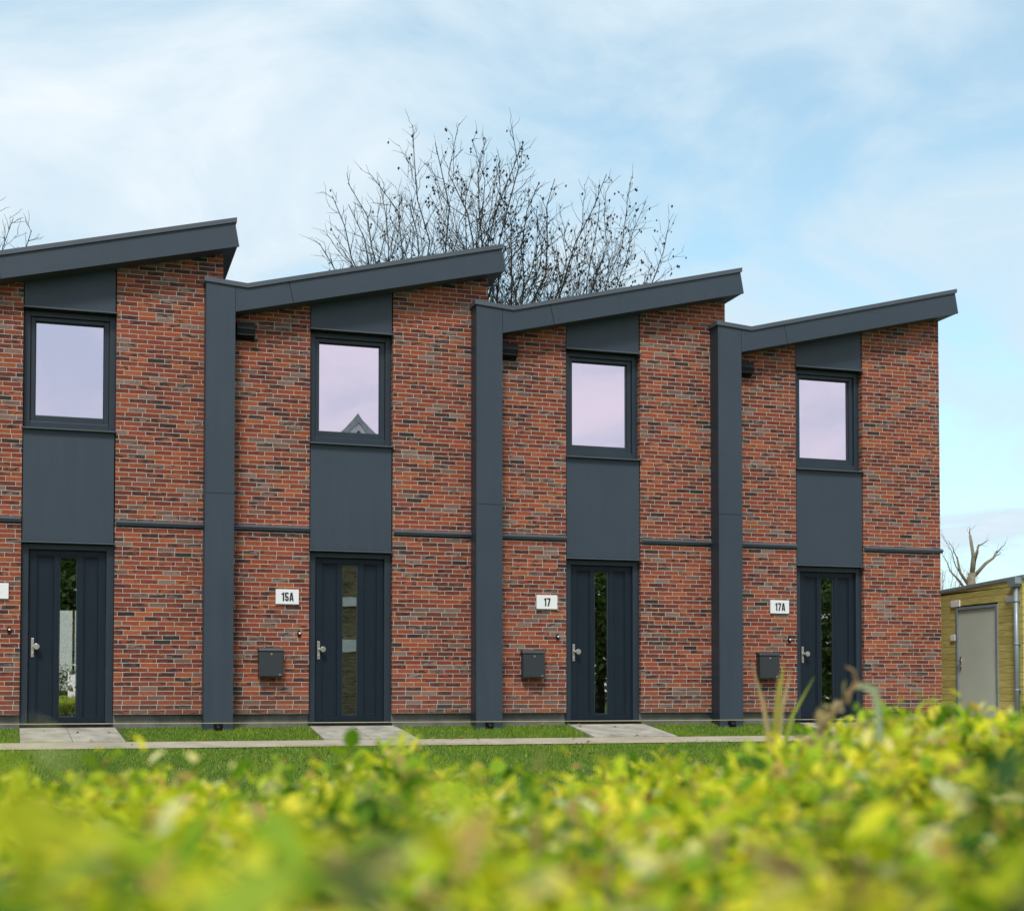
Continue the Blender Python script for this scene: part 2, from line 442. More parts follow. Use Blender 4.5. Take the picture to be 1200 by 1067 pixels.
pv.box(10.93, 12.9, -.95, 4.0, -.06, .066, 'conc')
o = pv.build('paving'); o['kind'] = 'structure'

def blades(areas, h, wid, name):
    V = []
    for (x0, x1, y0, y1, n, hs) in areas:
        x = rng.uniform(x0, x1, n); y = rng.uniform(y0, y1, n)
        z = np.interp(y, [p[0] for p in ZP], [p[1] for p in ZP])
        clump = .75 + .5 * np.sin(x * 2.3 + np.sin(y * 1.7) * 2) * np.sin(y * 2.9 + x) * .5
        H = h * hs * rng.uniform(.5, 1.25, n) * clump; a = rng.uniform(0, 6.283, n); W_ = wid * rng.uniform(.6, 1.3, n)
        le = rng.uniform(.1, .8, n) * H; b = rng.uniform(0, 6.283, n)
        p = np.stack([x, y, z], 1)
        da = np.stack([np.cos(a), np.sin(a), 0 * a], 1) * W_[:, None] / 2
        tip = p + np.stack([np.cos(b) * le, np.sin(b) * le, H], 1)
        V.append(np.stack([p - da, p + da, tip], 1))
    V = np.concatenate(V).reshape(-1, 3)
    F = np.arange(len(V)).reshape(-1, 3)
    return np_mesh(name, V, F, 'grass')
ar = []
DX = [(1.02, 2.34)]
xs = -4.4
for k in range(-1, 3):
    ar.append((xs, k * 3.68 + 1.04, -1.0, -.06, int(3600 * (k * 3.68 + 1.04 - xs)), 1.0)); xs = k * 3.68 + 2.31
ar.append((xs, 10.9, -1.0, -.06, int(3600 * (10.9 - xs)), 1.0))
ar.append((-6, 9, -5, -1.55, 75000, 1.0))
ar.append((-6, 6, -10, -5, 45000, 1.1))
ar.append((10.9, 14, -9, -1.5, 5000, 1.2))
ar.append((12.55, 12.75, .5, 3.5, 900, 2.0))
gr = blades(ar, .048, .008, 'grass')
tag(gr, 'short green lawn grass between the path and the hedge', 'grass', kind='stuff')

M['fallen'] = leaf_mat('fallen_leaf', [(0, (.20, .09, .03)), (.5, (.34, .20, .07)), (1, (.16, .07, .035))], .15)
nf = 170
fx = rng.uniform(-5, 10.5, nf); fy = np.where(rng.random(nf) < .35, rng.uniform(-1.5, -.1, nf), rng.uniform(-8, -1.5, nf))
fp = np.stack([fx, fy, np.interp(fy, [p[0] for p in ZP], [p[1] for p in ZP]) + .035], 1)
fa = rng.uniform(0, 6.283, nf); fd = np.stack([np.cos(fa), np.sin(fa), rng.normal(0, .25, nf)], 1); fl = rng.uniform(.03, .065, nf)
FALL = (fp, fd, rng.normal(0, .4, (nf, 3)) + np.array([0, 0, 1]), fl, fl * .6)

# ------------------------------------------------------------------ house
W = 3.68
XL, XR = -.132, 3.544                 # wall between the party lines
B0, B1 = 1.032, 2.180                 # bay with window and door
def zs(x): return 5.532 + .2347 * (x + .012)          # underside of the fascia
def zc(x): return 5.966 - (x + .404) * .0805 if x < .155 else 5.921 + .2443 * (x - .155)   # top of the cap
HT = empty('terraced_house')
# brick front: strips left and right of the bay, top following the roof
b = MB()
for (a, c) in ((XL, B0), (B1, XR)):
    b = MB(); b.prism_y([(a, .236), (c, .236), (c, zs(c) + .05), (a, zs(a) + .05)], 0, .25, 'brick'); b.build('brick_wall', HT)
b = MB(); b.box(XL, XL + .1, .25, 9, .0, zs(XL) + .04, 'brick'); b.build('party_wall', HT)
b = MB(); b.prism_y([(XR - .1, 0), (XR, 0), (XR, zs(XR) + .04), (XR - .1, zs(XR - .1) + .04)], .25, 9, 'brick')
b.build('party_wall', HT)
# rear wall with a glazed garden door opening
b = MB()
y0, y1 = 8.75, 9.0
RX0, RX1, RZ = 1.05, 2.15, 2.13
b.prism_y([(XL + .1, 0), (RX0, 0), (RX0, zs(RX0)), (XL + .1, zs(XL + .1))], y0, y1, 'brick')
b.prism_y([(RX1, 0), (XR - .1, 0), (XR - .1, zs(XR - .1)), (RX1, zs(RX1))], y0, y1, 'brick')
b.prism_y([(RX0, RZ), (RX1, RZ), (RX1, zs(RX1)), (RX0, zs(RX0))], y0, y1, 'brick')
b.build('rear_wall', HT)
b = MB()
for (x0, x1, z0, z1) in ((RX0, RX0 + .06, .05, RZ), (RX1 - .06, RX1, .05, RZ), (RX0 + .06, RX1 - .06, RZ - .06, RZ), (RX0 + .06, RX1 - .06, .05, .12)):
    b.box(x0, x1, 8.8, 8.87, z0, z1, 'frame')
b.build('rear_door_frame', HT)
# inside: floors and linings
b = MB()
b.box(XL + .1, XR - .1, .26, 8.74, .0, .08, 'floor_in')
b.box(XL + .1, XR - .1, .27, 8.74, 2.55, 2.75, 'interior')
b.box(XL + .102, XL + .12, .26, 8.74, .081, 2.549, 'interior'); b.box(XR - .12, XR - .102, .26, 8.74, .081, 2.549, 'interior')
b.box(XL + .102, XR - .102, 4.0, 4.1, 2.751, zs(XL), 'interior')
b.build('interior', HT)
# plinth
b = MB()
b.box(XL, B0, .07, .25, -.1, .2355, 'plinth'); b.build('plinth', HT); b = MB(); b.box(B1, XR, .07, .25, -.1, .2355, 'plinth')
b.build('plinth', HT)
# string course
for (a, c) in ((.001, B0 - .004), (B1 + .012, XR - .166)):
    b = MB()
    b.prism_x([(.0, 2.690), (-.022, 2.690), (-.022, 2.712), (-.045, 2.718), (-.045, 2.735), (.0, 2.760)], a, c, 'trim')
    b.box(a, c, -.004, .0, 2.672, 2.690, 'gap')  # black strip painting in the shadow line beneath the course
    b.build('string_course', HT)
# wall panels of the bay
def screws(mb, pts, y):
    for x, z in pts: mb.disc_y(x, z, y, .0075, .003, 'screw', 8)
PX0, PX1 = B0 + .012, B1 - .016
b = MB()
b.prism_y([(PX0, 5.474), (PX1, 5.474), (PX1, zs(PX1) + .045), (PX0, zs(PX0) + .045)], .008, .05, 'panel')
b.prism_y([(B0 + .001, 5.446), (B1 - .001, 5.446), (B1 - .001, zs(B1) + .04), (B0 + .001, zs(B0) + .04)], .06, .25, 'gap')
screws(b, [(PX0 + .04, 5.52), ((PX0 + PX1) / 2, 5.52), (PX1 - .04, 5.52), (PX0 + .04, zs(PX0) - .08), (PX1 - .04, zs(PX1) - .08)], .008)
b.build('upper_panel', HT)
b = MB()
b.box(PX0, PX1, .008, .05, 2.458, 3.890, 'panel')
b.box(B0 + .001, B1 - .001, .06, .25, 2.452, 3.892, 'gap')
screws(b, [(PX0 + .04 + i * (PX1 - PX0 - .08) / 2, z) for i in range(3) for z in (2.50, 3.17, 3.85)], .008)
b.build('middle_panel', HT)
# flashing strips over window and door
for nm, z in (('window_flashing', 5.448), ('door_flashing', 2.432)):
    b = MB()
    b.prism_x([(.02, z), (-.040, z), (-.040, z + .014), (.02, z + .024)], B0 - .006, B1 + .006, 'trim')
    b.build(nm, HT)
# window
Z0, Z1 = 3.918, 5.446
def ring(mb, x0, x1, z0, z1, wl, wr, wb, wt, y0, y1, m):
    mb.box(x0, x0 + wl, y0, y1, z0, z1, m); mb.box(x1 - wr, x1, y0, y1, z0, z1, m)
    mb.box(x0 + wl, x1 - wr, y0, y1, z0, z0 + wb, m); mb.box(x0 + wl, x1 - wr, y0, y1, z1 - wt, z1, m)
b = MB()
ring(b, B0 + .003, B1 - .003, Z0 + .002, Z1 - .002, .082, .082, .088, .075, .10, .25, 'frame')
win = b.build('window', HT, .006)
b = MB()
ring(b, B0 + .087, B1 - .087, Z0 + .092, Z1 - .079, .056, .064, .082, .052, .135, .215, 'frame')
ring(b, B0 + .143, B1 - .151, Z0 + .174, Z1 - .131, .010, .010, .010, .010, .165, .20, 'frame')
b.build('sash', win, .005)
b = MB(); b.box(B0 + .144, B1 - .152, .190, .196, Z0 + .175, Z1 - .132, 'win_glass'); b.build('glass_pane', win)
b = MB(); b.prism_x([(.10, 3.890), (-.048, 3.890), (-.048, 3.905), (.10, 3.922)], B0 - .008, B1 + .008, 'trim')
b.build('sill', win)
# door
b = MB()
b.box(B0 + .003, B0 + .093, .06, .25, .02, 2.430, 'frame'); b.box(B1 - .100, B1 - .003, .06, .25, .02, 2.430, 'frame')
b.box(B0 + .093, B1 - .100, .06, .25, 2.352, 2.430, 'frame')
df = b.build('door_frame', HT, .006)
b = MB(); b.box(B0 + .004, B1 - .004, -.02, .22, .02, .105, 'gap'); b.box(B0 + .05, B1 - .05, -.035, .055, .106, .124, 'trim'); b.build('threshold', df)
D0, D1, DZ0, DZ1 = B0 + .096, B1 - .103, .128, 2.349
gx0, gx1 = 1.498, 1.722
b = MB()
FY = .105
pz0, pz1 = .205, 2.272
xs_ = [D0, D0 + .098, 1.432, gx0, gx1, 1.800, D1 - .098, D1]
for (a, c) in ((0, 1), (2, 3), (4, 5), (6, 7)): b.box(xs_[a], xs_[c], FY, .165, DZ0, DZ1, 'door')
for (a, c) in ((1, 2), (3, 4), (5, 6)):
    b.box(xs_[a], xs_[c], FY, .165, DZ0, pz0, 'door'); b.box(xs_[a], xs_[c], FY, .165, pz1, DZ1, 'door')
door = b.build('door', HT, .003)
b = MB()
for (a, c) in ((1, 2), (5, 6)):
    b.box(xs_[a], xs_[c], .123, .160, pz0, pz1, 'door')
    ring(b, xs_[a] + .002, xs_[c] - .002, pz0 + .002, pz1 - .002, .016, .016, .016, .016, .112, .122, 'door')
b.build('door_panel', door, .004)
b = MB(); b.box(gx0, gx1, .138, .144, pz0, pz1, 'door_glass'); b.build('glass_pane', door)
b = MB(); ring(b, gx0 + .001, gx1 - .001, pz0 + .001, pz1 - .001, .012, .012, .012, .012, .115, .136, 'frame'); b.build('glazing_bead', door, .003)
b = MB()
hx = 1.180
b.box(hx - .018, hx + .018, FY - .012, FY, .970, 1.215, 'steel')
b.disc_y(hx, 1.02, FY - .012, .012, .012, 'steel')
b.disc_y(hx + .012, 1.105, FY - .012, .014, .045, 'steel', 12)
b.tube([(hx + .012, FY - .057, 1.105), (hx + .075, FY - .065, 1.105)], .016, 'steel', 10)
b.disc_y(hx + .05, 1.105, FY - .05, .038, .030, 'steel', 20)
b.build('handle', door, .004)
# vertical casing at the party line
b = MB()
for (z0, z1) in ((.0, 3.1225), (3.1285, 5.902)): b.box(-.378, -.002, -.27, -.001, z0, z1, 'panel')
b.box(-.374, -.006, -.266, -.004, 3.12, 3.13, 'gap')
b.box(-.381, -.3785, -.262, -.002, .0, 5.90, 'frame')  # dark sheet that paints shade onto the casing's left side
screws(b, [(x, z) for x in (-.345, -.035) for z in (.25, .9, 1.55, 2.2, 2.85, 3.4, 4.0, 4.6, 5.2, 5.78)], -.27)
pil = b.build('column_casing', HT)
b = MB()
b.tube([(-.19, -.265, .075), (-.19, -.30, .075), (-.19, -.33, .055), (-.185, -.335, .03)], .036, 'black', 10)
b.box(-.25, -.13, -.275, -.271, .04, .11, 'black'); b.box(-.24, -.15, -.34, -.275, .02, .045, 'black')
b.build('drain_outlet', pil)
# roof
b = MB()
b.prism_y([(XL + .002, zs(XL)), (3.700, zs(3.700)), (3.648, zc(3.648) - .05), (.155, zc(.155) - .05), (XL + .002, zc(XL) - .04)], -.235, 9.3, 'soffit')
roof = b.build('roof', HT)
b = MB()
def fascia(xa, xb, slant_a, slant_b):
    ta, tb = xa - slant_a, xb - slant_b
    poly = [(xa, zs(xa)), (xb, zs(xb)), (tb, zc(tb) - .058)]
    if ta < .155: poly.append((.155, zc(.155) - .058))
    poly.append((ta, zc(ta) - .058)); return poly
b.prism_y(fascia(.003, .762, 0, .064), -.27, -.236, 'panel')
b.prism_y(fascia(.769, 3.724, .064, .056), -.27, -.236, 'panel')
screws(b, [(x, zs(x) + .06) for x in (.06, .72, .83, 1.3, 1.75, 2.2, 2.65, 3.1, 3.62)] + [(x, zc(x) - .12) for x in (.06, .68, .80, 1.3, 1.75, 2.2, 2.65, 3.1, 3.60)], -.27)
b.build('fascia_board', roof)
b = MB()
def capstrip(pts, y0, y1, th=.060):
    poly = [(x, zc(x) - th) for x in pts] + [(x, zc(x)) for x in reversed(pts)]
    b.prism_y(poly, y0, y1, 'trim')
capstrip([-.404, XL], -.292, -.003)
capstrip([XL, .155, 3.690], -.292, .30)
b.build('roof_trim', roof)
b = MB()
poly = [(XL + .003, zc(XL) - .038), (.155, zc(.155) - .048), (3.645, zc(3.645) - .048), (3.645, zc(3.645) - .01), (.155, zc(.155) - .01), (XL + .003, zc(XL) - .01)]
b.prism_y(poly, .301, 9.3, 'roofing'); b.build('roof_membrane', roof)
# vent hood under the eaves
b = MB()
b.prism_x([(0, 5.235), (-.02, 5.235), (-.115, 5.27), (-.135, 5.36), (-.125, 5.44), (0, 5.458)], .034, .275, 'black')
b.box(.028, .281, -.012, -.0005, 5.222, 5.470, 'black')
b.box(.040, .269, -.128, -.118, 5.272, 5.282, 'screw'); b.box(.040, .269, -.140, -.128, 5.352, 5.362, 'screw')
b.build('vent_hood', HT, .004)
# doorbell
b = MB()
b.tube([(.900, 0, 1.312), (.900, -.022, 1.312)], .027, 'black', 16, False); b.box(.882, .918, -.014, -.0005, 1.268, 1.352, 'black'); b.disc_y(.904, 1.318, -.022, .014, .006, 'white', 12)
b.build('doorbell', HT)

labels = ['leftmost brick terraced house, cut by the picture edge, daylight showing through its door glass',
          'brick terraced house with the 15A plate, a gable mirrored in its upstairs window',
          'brick terraced house with the plain 17 plate beside its dark door',
          'end brick terraced house with the 17A plate, nearest the timber shed']
houses = []
for i, k in enumerate((-1, 0, 1, 2)):
    h = HT if i == 0 else copy_tree(HT)
    h.location = (k * W, 0, 0)
    tag(h, labels[i], 'house', 'row of brick terraced houses')
    houses.append(h)
# the end house: full string course to the free corner (no casing beyond it)
b = MB()
b.prism_x([(.0, 2.690), (-.022, 2.690), (-.022, 2.712), (-.045, 2.718), (-.045, 2.735), (.0, 2.760)], XR - .166, XR + .03, 'trim')
b.box(XR, XR + .03, 0, 8.9, 2.700, 2.735, 'trim')
b.build('string_course', houses[3])

# ------------------------------------------------------------------ number plates
def stroke(mb, pts, wd, y, m, h=.003):
    """flat bar of constant width along a polyline in the facade plane"""
    P = [Vector((p[0], p[1])) for p in pts]; n = len(P); Lp = []; Rp = []
    for i in range(n):
        d0 = (P[i] - P[i - 1]).normalized() if i else (P[1] - P[0]).normalized()
        d1 = (P[i + 1] - P[i]).normalized() if i < n - 1 else d0
        t = (d0 + d1).normalized(); nn = Vector((-t.y, t.x)); s = wd / 2 / max(.35, nn.dot(Vector((-d0.y, d0.x))))
        Lp.append(P[i] + nn * s); Rp.append(P[i] - nn * s)
    v = [(q.x, y, q.y) for q in Lp + Rp] + [(q.x, y - h, q.y) for q in Lp + Rp]
    f = []; N2 = 2 * n
    for i in range(n - 1):
        f += [(N2 + i, N2 + n + i, N2 + n + i + 1, N2 + i + 1), (i, i + 1, N2 + i + 1, N2 + i), (n + i, N2 + n + i, N2 + n + i + 1, n + i + 1)]
    f += [(0, N2, N2 + n, n), (n - 1, 2 * n - 1, N2 + 2 * n - 1, N2 + n - 1)]
    mb.add(v, f, m)
def glyph(mb, ch, x, z, h, y):
    t = h * .165; wd = h * .44
    if ch == '1':
        stroke(mb, [(x + wd * .58, z), (x + wd * .58, z + h)], t, y, 'digit'); stroke(mb, [(x + wd * .05, z + h * .80), (x + wd * .42, z + h * .84), (x + wd * .52, z + h * .96)], t * .75, y - .0008, 'digit')
        return wd * .98
    if ch == '7':
        stroke(mb, [(x, z + h - t / 2), (x + wd, z + h - t / 2)], t, y, 'digit'); stroke(mb, [(x + wd * .86, z + h - t * .6), (x + wd * .34, z)], t, y - .0008, 'digit')
        return wd * 1.22
    if ch == '5':
        stroke(mb, [(x + wd * .95, z + h - t / 2), (x + t / 2, z + h - t / 2), (x + t / 2, z + h * .50)], t, y, 'digit')
        c = (x + wd / 2, z + h * .30); rx, rz = wd / 2 - t / 2, h * .30 - t / 2
        pts = [(c[0] + (rx) * math.cos(a), c[1] + rz * math.sin(a)) for a in [R(150 - 22 * i) for i in range(16)]]
        stroke(mb, pts, t, y - .0008, 'digit'); return wd * 1.16
    if ch == 'A':
        w2 = wd * 1.12
        stroke(mb, [(x + t * .45, z), (x + w2 / 2 - t * .2, z + h)], t * .95, y, 'digit'); stroke(mb, [(x + w2 - t * .45, z), (x + w2 / 2 + t * .2, z + h)], t * .95, y - .0008, 'digit')
        stroke(mb, [(x + w2 * .24, z + h * .27), (x + w2 * .76, z + h * .27)], t * .8, y - .0016, 'digit'); return w2 * 1.1
def plate(text, k):
    b = MB(); x0, x1, z0, z1 = .580, .890, 1.703, 1.902
    b.box(x0, x1, -.028, -.001, z0, z1, 'white')
    e = b.build('house_number_plate', None, .004); e.location = (k * W, 0, 0)
    d = MB(); tmp = MB(); wds = [glyph(tmp, c, 0, 0, .115, 0) for c in text]
    tot = sum(wds) - .115 * .07; x = (x0 + x1) / 2 - tot / 2
    for c, w_ in zip(text, wds): glyph(d, c, x, (z0 + z1) / 2 - .0575, .115, -.0285); x += w_
    d.build('numerals', e)
    return e
for t, k, lb in (('15', -1, 'white number plate cut off by the left picture edge'), ('15A', 0, 'white number plate reading 15A in black'),
                 ('17', 1, 'white number plate reading 17 in black'), ('17A', 2, 'white number plate reading 17A in black')):
    tag(plate(t, k), lb, 'house number', 'white house number plates')

# ------------------------------------------------------------------ mailboxes
b = MB()
x0, x1 = .350, .672
b.prism_x([(-.002, .722), (-.118, .722), (-.126, .742), (-.126, 1.062), (-.002, 1.062)], x0, x1, 'mail')
mbx = b.build('mailbox', None, .008)
b = MB(); b.prism_x([(-.002, 1.066), (-.134, 1.066), (-.138, 1.074), (-.120, 1.108), (-.002, 1.122)], x0 - .006, x1 + .006, 'mail'); b.build('lid', mbx, .006)
b = MB(); b.disc_y(.515, 1.030, -.126, .013, .006, 'steel', 16); b.build('lock', mbx)
b = MB(); b.box(.612, .648, -.1275, -.1262, .750, .764, 'steel'); b.build('badge', mbx)
for k, lb in ((0, 'charcoal wall mailbox beneath the 15A plate'), (1, 'charcoal wall mailbox beneath the plate reading plain 17'), (2, 'charcoal wall mailbox beneath the 17A plate')):
    m = mbx if k == 0 else copy_tree(mbx)
    m.location = (k * W, 0, 0); tag(m, lb, 'mailbox', 'wall mailboxes beside the doors')

# ------------------------------------------------------------------ cord along the wall
b = MB(); pts = []
for i in range(41):
    t = i / 40; pts.append((-4.75 + t * 16.1, -.30, .128 - .008 * math.sin(math.pi * t)))
b.tube(pts, .0035, 'cord', 5)
cd = b.build('string_line'); tag(cd, 'thin yellow cord stretched low along the front of the houses', 'cord')
for x in (-4.75, 11.35):
    b = MB(); b.tube([(x, -.30, -.05), (x, -.30, .19)], .012, 'peg', 8); b.build('peg', cd)

# ------------------------------------------------------------------ timber shed
SX = 12.75
SH = empty('timber_shed', (SX, .45, 0))
def szt(y): return 2.425 - (y + .45 - .47) * .042      # wall top, local y from the front corner
b = MB()
Yb = 3.6
# side facing the houses, boards around the door
DY0, DY1, DZT = .64, 1.80, 2.005
z = .03; k = 0
while z < 2.42:
    z1 = min(z + .118, 2.5)
    segs = [(0.0, DY0), (DY1, Yb)] if z < DZT - .05 else [(0.0, Yb)]
    for (a, c) in segs:
        ta, tc_ = min(z1 - .005, szt(a) - .05), min(z1 - .005, szt(c) - .05)
        if max(ta, tc_) <= z + .01: continue
        ta, tc_ = max(ta, z + .002), max(tc_, z + .002)
        v = [(0, a, z), (0, c, z), (0, c, tc_), (0, a, ta), (.03, a, z), (.03, c, z), (.03, c, tc_), (.03, a, ta)]
        b.add(v, [(0, 3, 2, 1), (4, 5, 6, 7), (0, 1, 5, 4), (1, 2, 6, 5), (2, 3, 7, 6), (3, 0, 4, 7)], 'wood')
    ta = min(z1 - .005, szt(0) - .05)
    if ta > z + .01: b.box(.031, 3.0, 0.0, .03, z, ta, 'wood')
    z += .118
b.prism_x([(.035, .03), (DY0, .03), (DY0, szt(DY0) - .06), (.035, szt(0) - .06)], .032, .08, 'gap')
b.prism_x([(DY1, .03), (Yb, .03), (Yb, szt(Yb) - .06), (DY1, szt(DY1) - .06)], .032, .08, 'gap')
b.prism_x([(DY0, DZT), (DY1, DZT), (DY1, szt(DY1) - .06), (DY0, szt(DY0) - .06)], .032, .08, 'gap')
b.box(.081, 3.0, .031, .08, .03, szt(0) - .06, 'gap'); b.box(.08, 3.0, Yb - .05, Yb, .03, szt(Yb) - .06, 'wood'); b.box(2.95, 3.0, .08, Yb - .05, .03, szt(Yb) - .06, 'wood')
b.build('board_wall', SH)
b = MB()
b.prism_x([(-.06, szt(0) - .045), (Yb + .05, szt(Yb) - .045), (Yb + .05, szt(Yb) + .015), (-.06, szt(0) + .015)], -.018, 3.05, 'shed_metal')
b.build('roof_edge', SH, .004)
b = MB()
for (a, c, z0, z1) in ((DY0, DY0 + .05, .035, DZT), (DY1 - .05, DY1, .035, DZT), (DY0 + .05, DY1 - .05, DZT - .05, DZT)): b.box(-.02, .07, a, c, z0, z1, 'shed_metal')
dfr = b.build('door_frame', SH, .004)
b = MB(); b.box(.004, .05, DY0 + .054, DY1 - .054, .05, DZT - .054, 'shed_door'); sd = b.build('door', SH, .003)
b = MB(); hy = DY1 - .115
b.box(-.008, .004, hy - .02, hy + .02, .93, 1.15, 'steel'); b.tube([(-.008, hy, 1.08), (-.055, hy, 1.08), (-.058, hy - .11, 1.08)], .010, 'steel', 8); b.tube([(-.008, hy, .98), (-.02, hy, .98)], .016, 'steel', 10)
b.build('handle', sd)
b = MB(); py = .10
b.tube([(-.05, py, 2.28), (-.05, py, .06)], .040, 'shed_metal', 14)
for zz_ in (.55, 1.3, 2.0): b.tube([(-.05, py, zz_), (-.05, py, zz_ + .03)], .046, 'shed_metal', 14); b.box(-.02, .0, py - .05, py + .05, zz_, zz_ + .03, 'shed_metal')
dp = b.build('downpipe', SH)
b = MB(); b.prism_x([(py - .10, 2.40), (py - .10, 2.30), (py - .06, 2.25), (py + .06, 2.25), (py + .10, 2.30), (py + .10, 2.40)], -.14, -.055 + .05, 'shed_metal'); b.build('hopper', dp, .004)
tag(SH, 'green tinted timber shed with pale grey door, past the end house', 'shed')
def wplate(name, y0, y1, z0, z1, lb, cat, marks=False):
    b = MB(); b.box(SX - .026, SX - .001, y0, y1, z0, z1, 'white')
    o = b.build(name, None, .004)
    if marks:
        d = MB(); d.box(SX - .028, SX - .0262, y0 + .05, y1 - .05, z0 + .05, z0 + .062, 'shed_metal'); d.build('marking', o)
    return tag(o, lb, cat)
wplate('wall_plate', 2.13, 2.38, 2.02, 2.13, 'small white plate high on the shed boards left of its door', 'plate')
wplate('wall_plate', .62, .85, 2.02, 2.12, 'small white plate on the shed boards between door and downpipe', 'plate')
wplate('switch_box', 2.272, 2.40, 1.43, 1.53, 'tiny white box beside the shed door frame at head height', 'switch')

# ------------------------------------------------------------------ bare trees
def branch_path(p0, d0, p1, n, wob, rnd):
    """curve that leaves p0 along d0 and ends in p1, with a little wobble"""
    p0, p1 = Vector(p0), Vector(p1); L_ = (p1 - p0).length
    c = p0 + d0.normalized() * L_ * .5
    pts = []
    off = Vector((0, 0, 0))
    for i in range(n + 1):
        t = i / n
        p = p0 * (1 - t) ** 2 + c * 2 * t * (1 - t) + p1 * t * t
        if 0 < i < n: off = off * .6 + Vector((rnd.gauss(0, 1), rnd.gauss(0, 1), rnd.gauss(0, .6))) * wob * L_
        pts.append(p + off * (1 if 0 < i < n else 0))
    return pts
def rot_about(d, ang, az):
    d = d.normalized(); a = d.cross(Vector((.2, .3, .9))); a.normalize(); b_ = d.cross(a)
    return (d * math.cos(ang) + (a * math.cos(az) + b_ * math.sin(az)) * math.sin(ang)).normalized()
def side_shoots(mb, pts, r0, level, rnd, tips, spacing, lenf, maxl):
    tot = sum((pts[i + 1] - pts[i]).length for i in range(len(pts) - 1))
    s = 0; nxt = tot * rnd.uniform(.10, .2); az = rnd.uniform(0, 6.28)
    for i in range(len(pts) - 1):
        seg = pts[i + 1] - pts[i]; l = seg.length
        while nxt < s + l:
            t = (nxt - s) / l; p = pts[i] + seg * t
            rem = tot - nxt; az += 2.4 + rnd.uniform(-.5, .5)
            d = rot_about(seg, R(rnd.uniform(24, 54)), az)
            d = (d + Vector((0, 0, .10))).normalized()
            ln = max(.38, min(maxl, rem * lenf * rnd.uniform(.5, 1.15)))
            end = p + d * ln + Vector((0, 0, ln * .06))
            q = branch_path(p, d, end, 5 if level > 1 else 3, .035, rnd)
            r = max(.0078, r0 * .40 * (1 - .6 * nxt / tot))
            mb.tube(q, [r * (1 - .55 * k / (len(q) - 1)) for k in range(len(q))], mb.mat, 4 if level > 1 else 3, True, False)
            tips.append(q[-1]); 
            if level > 1: side_shoots(mb, q, r, level - 1, rnd, tips, spacing * .62, lenf, maxl * .5)
            nxt += spacing * rnd.uniform(.5, 1.5)
        s += l
def bare_tree(name, base, fork_z, targets, mat, seed, r_trunk, levels=3, spacing=.62, pods=None, lenf=.62, maxl=3.0):
    rnd = random.Random(seed)
    root = empty(name, base); B = Vector(base)
    mb = MB(); mb.mat = mat; tips = []
    fork = Vector((0, 0, fork_z))
    mb.tube([(0, 0, -.1), (0, 0, .3), (.04, .02, fork_z * .5), fork], [r_trunk * 1.35, r_trunk * 1.05, r_trunk * .95, r_trunk * .85], mat, 12)
    trunk = mb.build('trunk', root)
    mb = MB(); mb.mat = mat
    for tg in targets:
        T = Vector(tg) - B
        st = fork + Vector((rnd.uniform(-.08, .08), rnd.uniform(-.08, .08), -rnd.uniform(0, .5)))
        d0 = (T - st); d0 = Vector((d0.x * 1.25, d0.y * 1.25, d0.z)).normalized()
        pts = branch_path(st, d0, T, 11, .014, rnd)
        r = r_trunk * rnd.uniform(.18, .30)
        mb.tube(pts, [r * (1 - .93 * (k / 11) ** .8) + .006 for k in range(12)], mat, 6, True, False)
        tips.append(pts[-1])
        side_shoots(mb, pts, r, levels - 1, rnd, tips, spacing, lenf, maxl)
    mb.build('branches', root)
    if pods:
        pm = MB(); pm.mat = 'pod'
        for t in tips:
            if rnd.random() < pods(t + B):
                for _ in range(rnd.choice((1, 1, 2))):
                    c = t + Vector((rnd.gauss(0, .05), rnd.gauss(0, .05), -rnd.uniform(.03, .14)))
                    s_ = rnd.uniform(.020, .036)
                    pm.tube([c + Vector((0, 0, s_ * 1.5)), c + Vector((s_ * .2, 0, s_ * .6)), c - Vector((s_ * .1, 0, s_ * .5)), c - Vector((0, 0, s_ * 1.5))], [s_ * .2, s_, s_ * .85, s_ * .15], 'pod', 5)
        o = pm.build('seed_pods', root); o['kind'] = 'stuff'
    return root
def fan(base, z0, outline, n, seed, ydev):
    r = random.Random(seed); out = []
    an = sorted((math.atan2(x - base[0], z - z0), math.hypot(x - base[0], z - z0)) for x, z in outline)
    for i in range(n):
        a = an[0][0] + (an[-1][0] - an[0][0]) * (i + r.uniform(-.3, .3) + .5) / n
        rad = float(np.interp(a, [q[0] for q in an], [q[1] for q in an])) * (r.uniform(.93, 1.0) if i % 3 else r.uniform(.66, .9))
        out.append((base[0] + math.sin(a) * rad, base[1] + r.uniform(-ydev, ydev), z0 + math.cos(a) * rad))
    return out
TG = fan((9.3, 22), 6.0, [(4.6, 13.2), (5.0, 14.4), (5.4, 15.9), (6.2, 16.8), (7.3, 17.6), (8.1, 17.4), (9.3, 17.2), (10.1, 18.0), (11.3, 16.9), (12.2, 16.7), (13.2, 15.7), (13.7, 14.6)], 30, 4, 2.4)
t1 = bare_tree('bare_tree', (9.3, 22, .05), 5.5, TG, 'bark', 5, .24, 3, .36, lambda p: .04 + .20 * min(1, max(0, (p.x - 5.5) / 5)))
tag(t1, 'wide leafless tree rising behind the roofs of 15A and 17', 'tree')
TG2 = [(13.5, 21.6, 15.9), (14.0, 22.4, 16.4), (14.5, 21.6, 16.5), (15.3, 22.2, 16.2), (15.8, 21.5, 15.4), (15.7, 22.7, 14.4), (15.2, 21.9, 13.5), (14.0, 23.0, 14.6)]
t2 = bare_tree('bare_tree', (11.6, 22.2, .05), 6.0, TG2, 'bark', 9, .16, 3, .38, lambda p: .36)
tag(t2, 'smaller leafless tree hung with dark seed pods above roof 17', 'tree')
